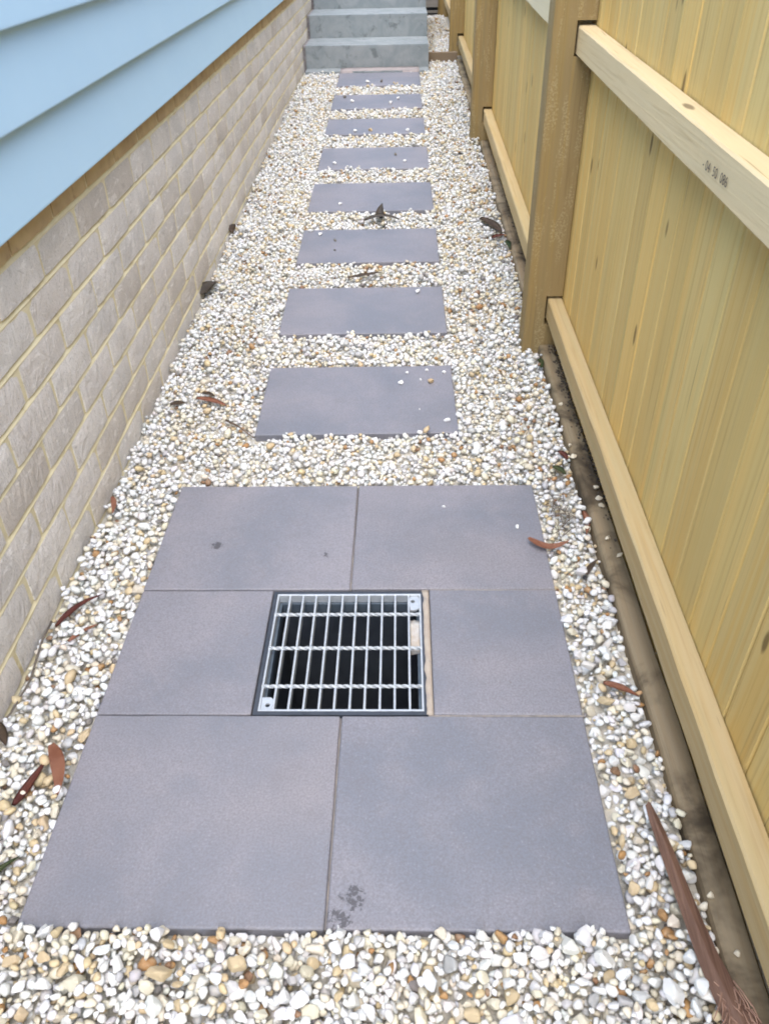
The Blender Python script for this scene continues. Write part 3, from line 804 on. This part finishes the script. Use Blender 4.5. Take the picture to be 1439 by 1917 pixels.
# ------------------------------------------------------------------ loose pebbles on the pavers and the plinth
def pebble(x, y, r, col, label, group, z=None):
    zz = (top_z(x, y) if z is None else z) + r * 0.55
    o = put_stone("pebble", random.randrange(16), (x, y, zz), (r * 1.15, r * 0.9, r * 0.72), col, Matrix.Rotation(random.uniform(0, 6), 3, 'Z'))
    return tag(o, label, "pebble", group)
WH, TN, DK, CR = (0.78, 0.785, 0.79), (0.46, 0.34, 0.20), (0.12, 0.11, 0.10), (0.62, 0.55, 0.42)
GP = "pebbles strayed onto the pavers"
for (x, y, r, c, l) in [
    (-0.003, 2.216, .010, WH, "largest white pebble on the nearest stepping paver"),
    (0.090, 2.221, .011, TN, "tan pebble near the far right of the nearest stepping paver"),
    (0.080, 2.296, .006, WH, "small white pebble at the back edge behind the tan pebble, nearest stepping paver"),
    (0.135, 2.282, .007, WH, "white pebble in the far right corner of the nearest stepping paver"),
    (0.017, 2.280, .006, WH, "small white pebble behind the largest one on the nearest stepping paver"),
    (0.060, 2.238, .004, WH, "tiny white chip beside the tan pebble on the nearest stepping paver"),
    (0.132, 1.996, .008, WH, "white pebble in the near right corner of the nearest stepping paver"),
    (0.053, 2.061, .003, WH, "lone white chip near the middle right of the nearest stepping paver"),
    (0.063, 2.895, .012, WH, "white pebble on the second stepping paver from the drain"),
    (-0.405, 3.556, .012, WH, "white pebble at the back left corner of the third stepping paver"),
    (-0.358, 3.512, .010, WH, "white pebble just right of the corner one, third stepping paver"),
    (-0.289, 3.439, .008, DK, "dark crumb left of centre on the third stepping paver"),
    (-0.282, 3.329, .006, DK, "small dark crumb nearer the front edge of the third stepping paver"),
    (-0.292, 3.911, .009, WH, "white pebble near the front edge of the fourth stepping paver"),
    (-0.363, 4.576, .011, WH, "white pebble at the front left of the fifth stepping paver"),
    (-0.029, 4.731, .011, DK, "dark crumb right of centre on the fifth stepping paver"),
    (0.022, 4.600, .010, WH, "white pebble at the front right of the fifth stepping paver"),
    (-0.280, 5.234, .014, WH, "white pebble left of centre on the sixth stepping paver"),
    (-0.185, 5.253, .014, TN, "tan pebble in the middle of the sixth stepping paver"),
    (0.045, 5.240, .013, WH, "white pebble on the right half of the sixth stepping paver"),
    (-0.392, 6.150, .014, DK, "dark crumb at the back left of the seventh stepping paver"),
    (-0.332, 6.014, .014, WH, "white pebble on the left half of the seventh stepping paver"),
    (-0.066, 5.948, .016, WH, "largest white pebble near the front of the seventh stepping paver"),
    (-0.015, 6.085, .014, WH, "white pebble at the back right of the seventh stepping paver"),
    (-0.244, 6.620, .016, WH, "white pebble on the paver at the foot of the steps"),
    (-0.140, 6.640, .014, DK, "dark crumb on the paver at the foot of the steps"),
    (0.282, 1.512, .006, WH, "white chip on the right paver behind the drain, nearest the folded leaf"),
    (0.105, 1.596, .004, WH, "tiny white chip at the middle of the right paver behind the drain")]:
    pebble(x, y, r, c, l, GP)
GQ = "pebbles on the fence plinth"
for (x, y, r, l) in [(0.473, 2.053, .007, "cream pebble on the plinth, fourth before the main post"), (0.463, 1.781, .009, "largest cream pebble on the plinth edge by the brown leaf"), (0.462, 1.835, .006, "small cream pebble behind the largest one on the plinth edge"),
        (0.496, 1.639, .009, "farthest cream pebble of three against the bottom rail"), (0.495, 1.595, .009, "middle cream pebble of three against the bottom rail"), (0.493, 1.565, .008, "nearest cream pebble of three against the bottom rail"),
        (0.485, 1.441, .007, "lone cream pebble on the plinth by the upright terracotta leaf"), (0.500, 1.381, .008, "cream pebble half under the bottom rail"), (0.469, 0.600, .006, "cream chip on the plinth beside the long dry frond"), (0.482, 0.516, .006, "cream chip on the plinth nearest the frayed frond end")]:
    pebble(x, y, r, CR, l, GQ, z=plinth_z(y))

# ------------------------------------------------------------------ leaves, bark, twigs
def leaf(pts, width, mat, label, cat="leaf", z=0.010, curl=0.25, fold=0.0, name="leaf", lift=0.0, tip=0.0):
    """lanceolate blade along pts (2 or 3 ground points)"""
    pts = [Vector((p[0], p[1], 0)) for p in pts]
    if len(pts) == 2: pts = [pts[0], (pts[0] + pts[1]) / 2 + Vector((-(pts[1] - pts[0]).y, (pts[1] - pts[0]).x, 0)) * 0.06, pts[1]]
    n = 12; L = (pts[2] - pts[0]).length
    bm = bmesh.new(); rows = []
    for i in range(n + 1):
        t = i / n
        c = pts[0] * (1 - t) * (1 - t) * 1 + (pts[1] * 2 - (pts[0] + pts[2]) / 2) * 2 * t * (1 - t) + pts[2] * t * t
        dv = ((pts[1] * 2 - (pts[0] + pts[2]) / 2) - pts[0]) * 2 * (1 - t) + (pts[2] - (pts[1] * 2 - (pts[0] + pts[2]) / 2)) * 2 * t
        dv.normalize(); s = Vector((-dv.y, dv.x, 0))
        wv = width / 2 * (math.sin(math.pi * (0.06 + 0.94 * t) ** 0.8) ** 0.8 if t < 1 else 0.05)
        wv = max(wv, width * 0.04)
        zz = z + gz(c.y) + lift * math.sin(math.pi * t) + tip * t * t + fold * abs(t - 0.5) * 2
        row = []
        for u in (-1, -0.5, 0, 0.5, 1):
            row.append(bm.verts.new(c + s * wv * u + Vector((0, 0, zz + curl * wv * (u * u) + 0.0012 * mnoise.noise(c * 60 + Vector((u, 0, 0)))))))
        rows.append(row)
    for a, b in zip(rows, rows[1:]):
        for q in range(4): bm.faces.new((a[q], a[q + 1], b[q + 1], b[q]))
    r = bmesh.ops.solidify(bm, geom=bm.faces[:], thickness=0.0006)
    o = link(name, mesh_from(name, bm, mat, True))
    return tag(o, label, cat)
leaf([(-0.742, 1.166), (-0.668, 1.268)], 0.016, 'leaf_red', "long dark red leaf beside the brick wall, left of the drain", z=0.012, lift=0.006)
leaf([(-0.703, 1.127), (-0.655, 1.178)], 0.013, 'leaf_terra', "short orange leaf half buried just in front of the long dark red leaf", z=0.008)
leaf([(-0.646, 0.868), (-0.612, 0.815), (-0.598, 0.758)], 0.025, 'leaf_terra', "broad orange brown leaf against the left edge of the drain apron", z=0.014, lift=0.006)
leaf([(-0.668, 0.745), (-0.656, 0.785), (-0.642, 0.845)], 0.018, 'leaf_red', "crimson leaf tapering upward, left of the broad orange brown leaf", z=0.012)
leaf([(-0.675, 0.585), (-0.622, 0.656)], 0.014, 'leaf_green', "green leaf in the gravel at the lower left corner", z=0.012)
leaf([(-0.776, 0.918), (-0.729, 0.866)], 0.022, 'leaf_brown', "dark brown leaf at the left frame edge under the brick wall", z=0.012)
leaf([(0.300, 1.452), (0.346, 1.424), (0.397, 1.444)], 0.021, 'leaf_terra', "folded terracotta leaf lying over the right edge of the apron", z=0.010, fold=0.006)
leaf([(0.449, 1.560), (0.440, 1.464)], 0.017, 'leaf_terra', "terracotta leaf standing along the fence plinth", z=0.014, curl=0.5)
leaf([(0.415, 1.325), (0.452, 1.378)], 0.013, 'leaf_brown', "brown curled leaf in gravel right of the drain, below the folded leaf", z=0.012)
leaf([(0.388, 1.012), (0.450, 0.978)], 0.017, 'leaf_terra', "terracotta leaf in the gravel right of the drain grate, nearest the plinth", z=0.013)
leaf([(0.430, 1.822), (0.449, 1.782)], 0.020, 'leaf_red', "small dark red brown leaf beside the plinth, right of the gravel gap", z=0.013, curl=0.5)
leaf([(0.447, 2.345), (0.446, 2.282)], 0.020, 'leaf_green', "small green leaf by the plinth near the main post", z=0.014, curl=0.6)
leaf([(0.403, 1.752), (0.434, 1.718)], 0.022, 'leaf_green', "pale green leaf in the gravel at the back right corner of the apron", z=0.012, curl=0.5)
leaf([(-0.635, 2.122), (-0.530, 2.074)], 0.026, 'leaf_terra', "bright orange red leaf left of the nearest stepping paver", z=0.012)
leaf([(-0.705, 2.082), (-0.660, 2.094)], 0.026, 'leaf_brown', "brown leaf between the brick wall and the bright orange red leaf", z=0.013)
leaf([(-0.622, 2.155), (-0.577, 2.130)], 0.018, 'leaf_brown', "greyish brown leaf just behind the bright orange red leaf", z=0.012)
leaf([(-0.756, 1.632), (-0.734, 1.560)], 0.014, 'leaf_terra', "small pinkish leaf at the foot of the brick wall", z=0.013)
leaf([(-0.165, 3.640), (-0.085, 3.66), (0.0, 3.642)], 0.045, 'leaf_grey', "dark grey bark scrap lying behind the third stepping paver", "bark", z=0.018, name="bark", lift=0.012)
leaf([(-0.088, 3.655), (-0.087, 3.80)], 0.036, 'leaf_grey', "upright dark bark tip leaning on the fourth stepping paver", "bark", z=0.022, name="bark", tip=0.02)
leaf([(-0.210, 3.012), (-0.14, 3.02), (-0.070, 3.068)], 0.030, 'leaf_brown', "curved brown leaf between the second and third stepping pavers", z=0.014, lift=0.008)
leaf([(0.360, 3.668), (0.440, 3.470)], 0.050, 'leaf_brown', "dark brown leaf in the gravel before the second post", z=0.014)
leaf([(0.395, 3.416), (0.459, 3.464)], 0.032, 'leaf_red', "reddish leaf against the plinth next to the dark brown leaf", z=0.013)
leaf([(0.440, 3.360), (0.452, 3.275)], 0.026, 'leaf_green', "green weed sprig at the plinth between the first and second posts", "weed", z=0.02, name="weed", curl=0.8)
leaf([(-0.760, 2.875), (-0.722, 2.99)], 0.060, 'leaf_grey', "dark clump of debris at the foot of the brick wall", "debris", z=0.014, name="debris", lift=0.01)
leaf([(-0.752, 3.52), (-0.752, 3.625)], 0.032, 'leaf_brown', "brown debris at the wall foot beside the third stepping paver", "debris", z=0.016, name="debris", lift=0.01)
leaf([(0.408, 8.78), (0.47, 8.74)], 0.05, 'scrap_and_gap_shade', "black scrap on the raised gravel behind the third post", "scrap", z=0.06, name="scrap", lift=0.01)
def tube(bm, pts, r0, r1, n=6):
    prev = None
    for i, p in enumerate(pts):
        p = Vector(p); q = Vector(pts[min(i + 1, len(pts) - 1)]) - Vector(pts[max(i - 1, 0)])
        q.normalize(); a = q.cross(Vector((0, 0, 1))); a.normalize(); b = a.cross(q)
        r = r0 + (r1 - r0) * i / (len(pts) - 1)
        rg = [bm.verts.new(p + (a * math.cos(2 * math.pi * k / n) + b * math.sin(2 * math.pi * k / n)) * r) for k in range(n)]
        if prev:
            for k in range(n): bm.faces.new((prev[k], prev[(k + 1) % n], rg[(k + 1) % n], rg[k]))
        else: bm.faces.new(list(reversed(rg)))
        prev = rg
    bm.faces.new(prev)
def twig(pts, r, mat, label):
    bm = bmesh.new(); tube(bm, [(x, y, gz(y) + z) for x, y, z in pts], r, r * 0.6)
    return tag(link("twig", mesh_from("twig", bm, mat, True)), label, "twig")
twig([(-0.520, 1.996, .012), (-0.475, 1.955, .016), (-0.425, 1.905, .010)], 0.0035, 'leaf_brown', "short brown twig at the near left corner of the first stepping paver")
twig([(-0.745, 1.165, .03), (-0.752, 1.12, .020), (-0.742, 1.02, .012), (-0.750, 0.94, .011), (-0.768, 0.90, .010)], 0.003, 'leaf_grey', "thin grey twig along the foot of the brick wall")
bm = bmesh.new()
for k in range(26):
    x, y = random.gauss(0.392, 0.014), random.gauss(1.55, 0.035); a = random.uniform(0, 3.14); l = random.uniform(0.01, 0.028)
    tube(bm, [(x - l * math.cos(a), y - l * math.sin(a), 0.006 + random.uniform(0, .008)), (x, y, 0.012 + random.uniform(0, .006)), (x + l * math.cos(a), y + l * math.sin(a), 0.006 + random.uniform(0, .008))], 0.0016, 0.0009, 4)
tag(link("twig_litter", mesh_from("twig_litter", bm, 'leaf_grey')), "clump of fine brown twigs in the gravel above the folded leaf", "twig litter")
# long dry palm frond at the lower right
fr = tag(empty("dry_frond", (0.42, 0.55, 0)), "long reddish brown dry frond lying between the apron and the fence plinth", "frond")
cl = [(0.409, 0.748, .020, .008), (0.411, 0.715, .024, .014), (0.416, 0.665, .027, .018), (0.4205, 0.61, .028, .020), (0.425, 0.555, .029, .022), (0.4315, 0.50, .030, .026), (0.440, 0.455, .031, .031), (0.450, 0.42, .032, .038), (0.456, 0.385, .03, .046), (0.462, 0.34, .03, .05), (0.468, 0.28, .03, .052)]
bm = bmesh.new(); rows = []
for i, (x, y, z, wd) in enumerate(cl):
    prof = [(-0.5, -0.004), (-0.28, 0.0), (-0.14, 0.0075), (0.0, 0.0045), (0.3, 0.0010), (0.5, -0.004)]
    rows.append([bm.verts.new((x + wd * 1.25 * u + 0.0008 * mnoise.noise(Vector((i, u * 9, 2))), y + wd * u * 0.18, z + h + 0.0015 * mnoise.noise(Vector((i * .8, u * 5, 9))))) for u, h in prof])
for a, b in zip(rows, rows[1:]):
    for q in range(5): bm.faces.new((a[q], a[q + 1], b[q + 1], b[q]))
bmesh.ops.solidify(bm, geom=bm.faces[:], thickness=0.0018)
o = link("stem", mesh_from("stem", bm, 'frond', True)); o.parent = fr; o.matrix_parent_inverse = Matrix.Translation((-0.42, -0.55, 0))
bm = bmesh.new()
for k in range(70):
    u = random.uniform(-0.5, 0.55); y = random.uniform(0.36, 0.47); i = (0.47 - y) / 0.11
    x = 0.440 + 0.022 * i + u * (0.034 + 0.016 * i); a = random.gauss(0.25, 0.5); l = random.uniform(0.015, 0.04)
    tube(bm, [(x, y, 0.031 + random.uniform(0, .004)), (x + l * .5 * math.sin(a), y - l * .5, 0.034 + random.uniform(0, .007)), (x + l * math.sin(a) * 1.2, y - l, 0.030 + random.uniform(-.004, .008))], 0.0014, 0.0007, 4)
o = link("frayed_fibres", mesh_from("frayed_fibres", bm, 'frond')); o.parent = fr; o.matrix_parent_inverse = Matrix.Translation((-0.42, -0.55, 0)); tag(o, kind='stuff')
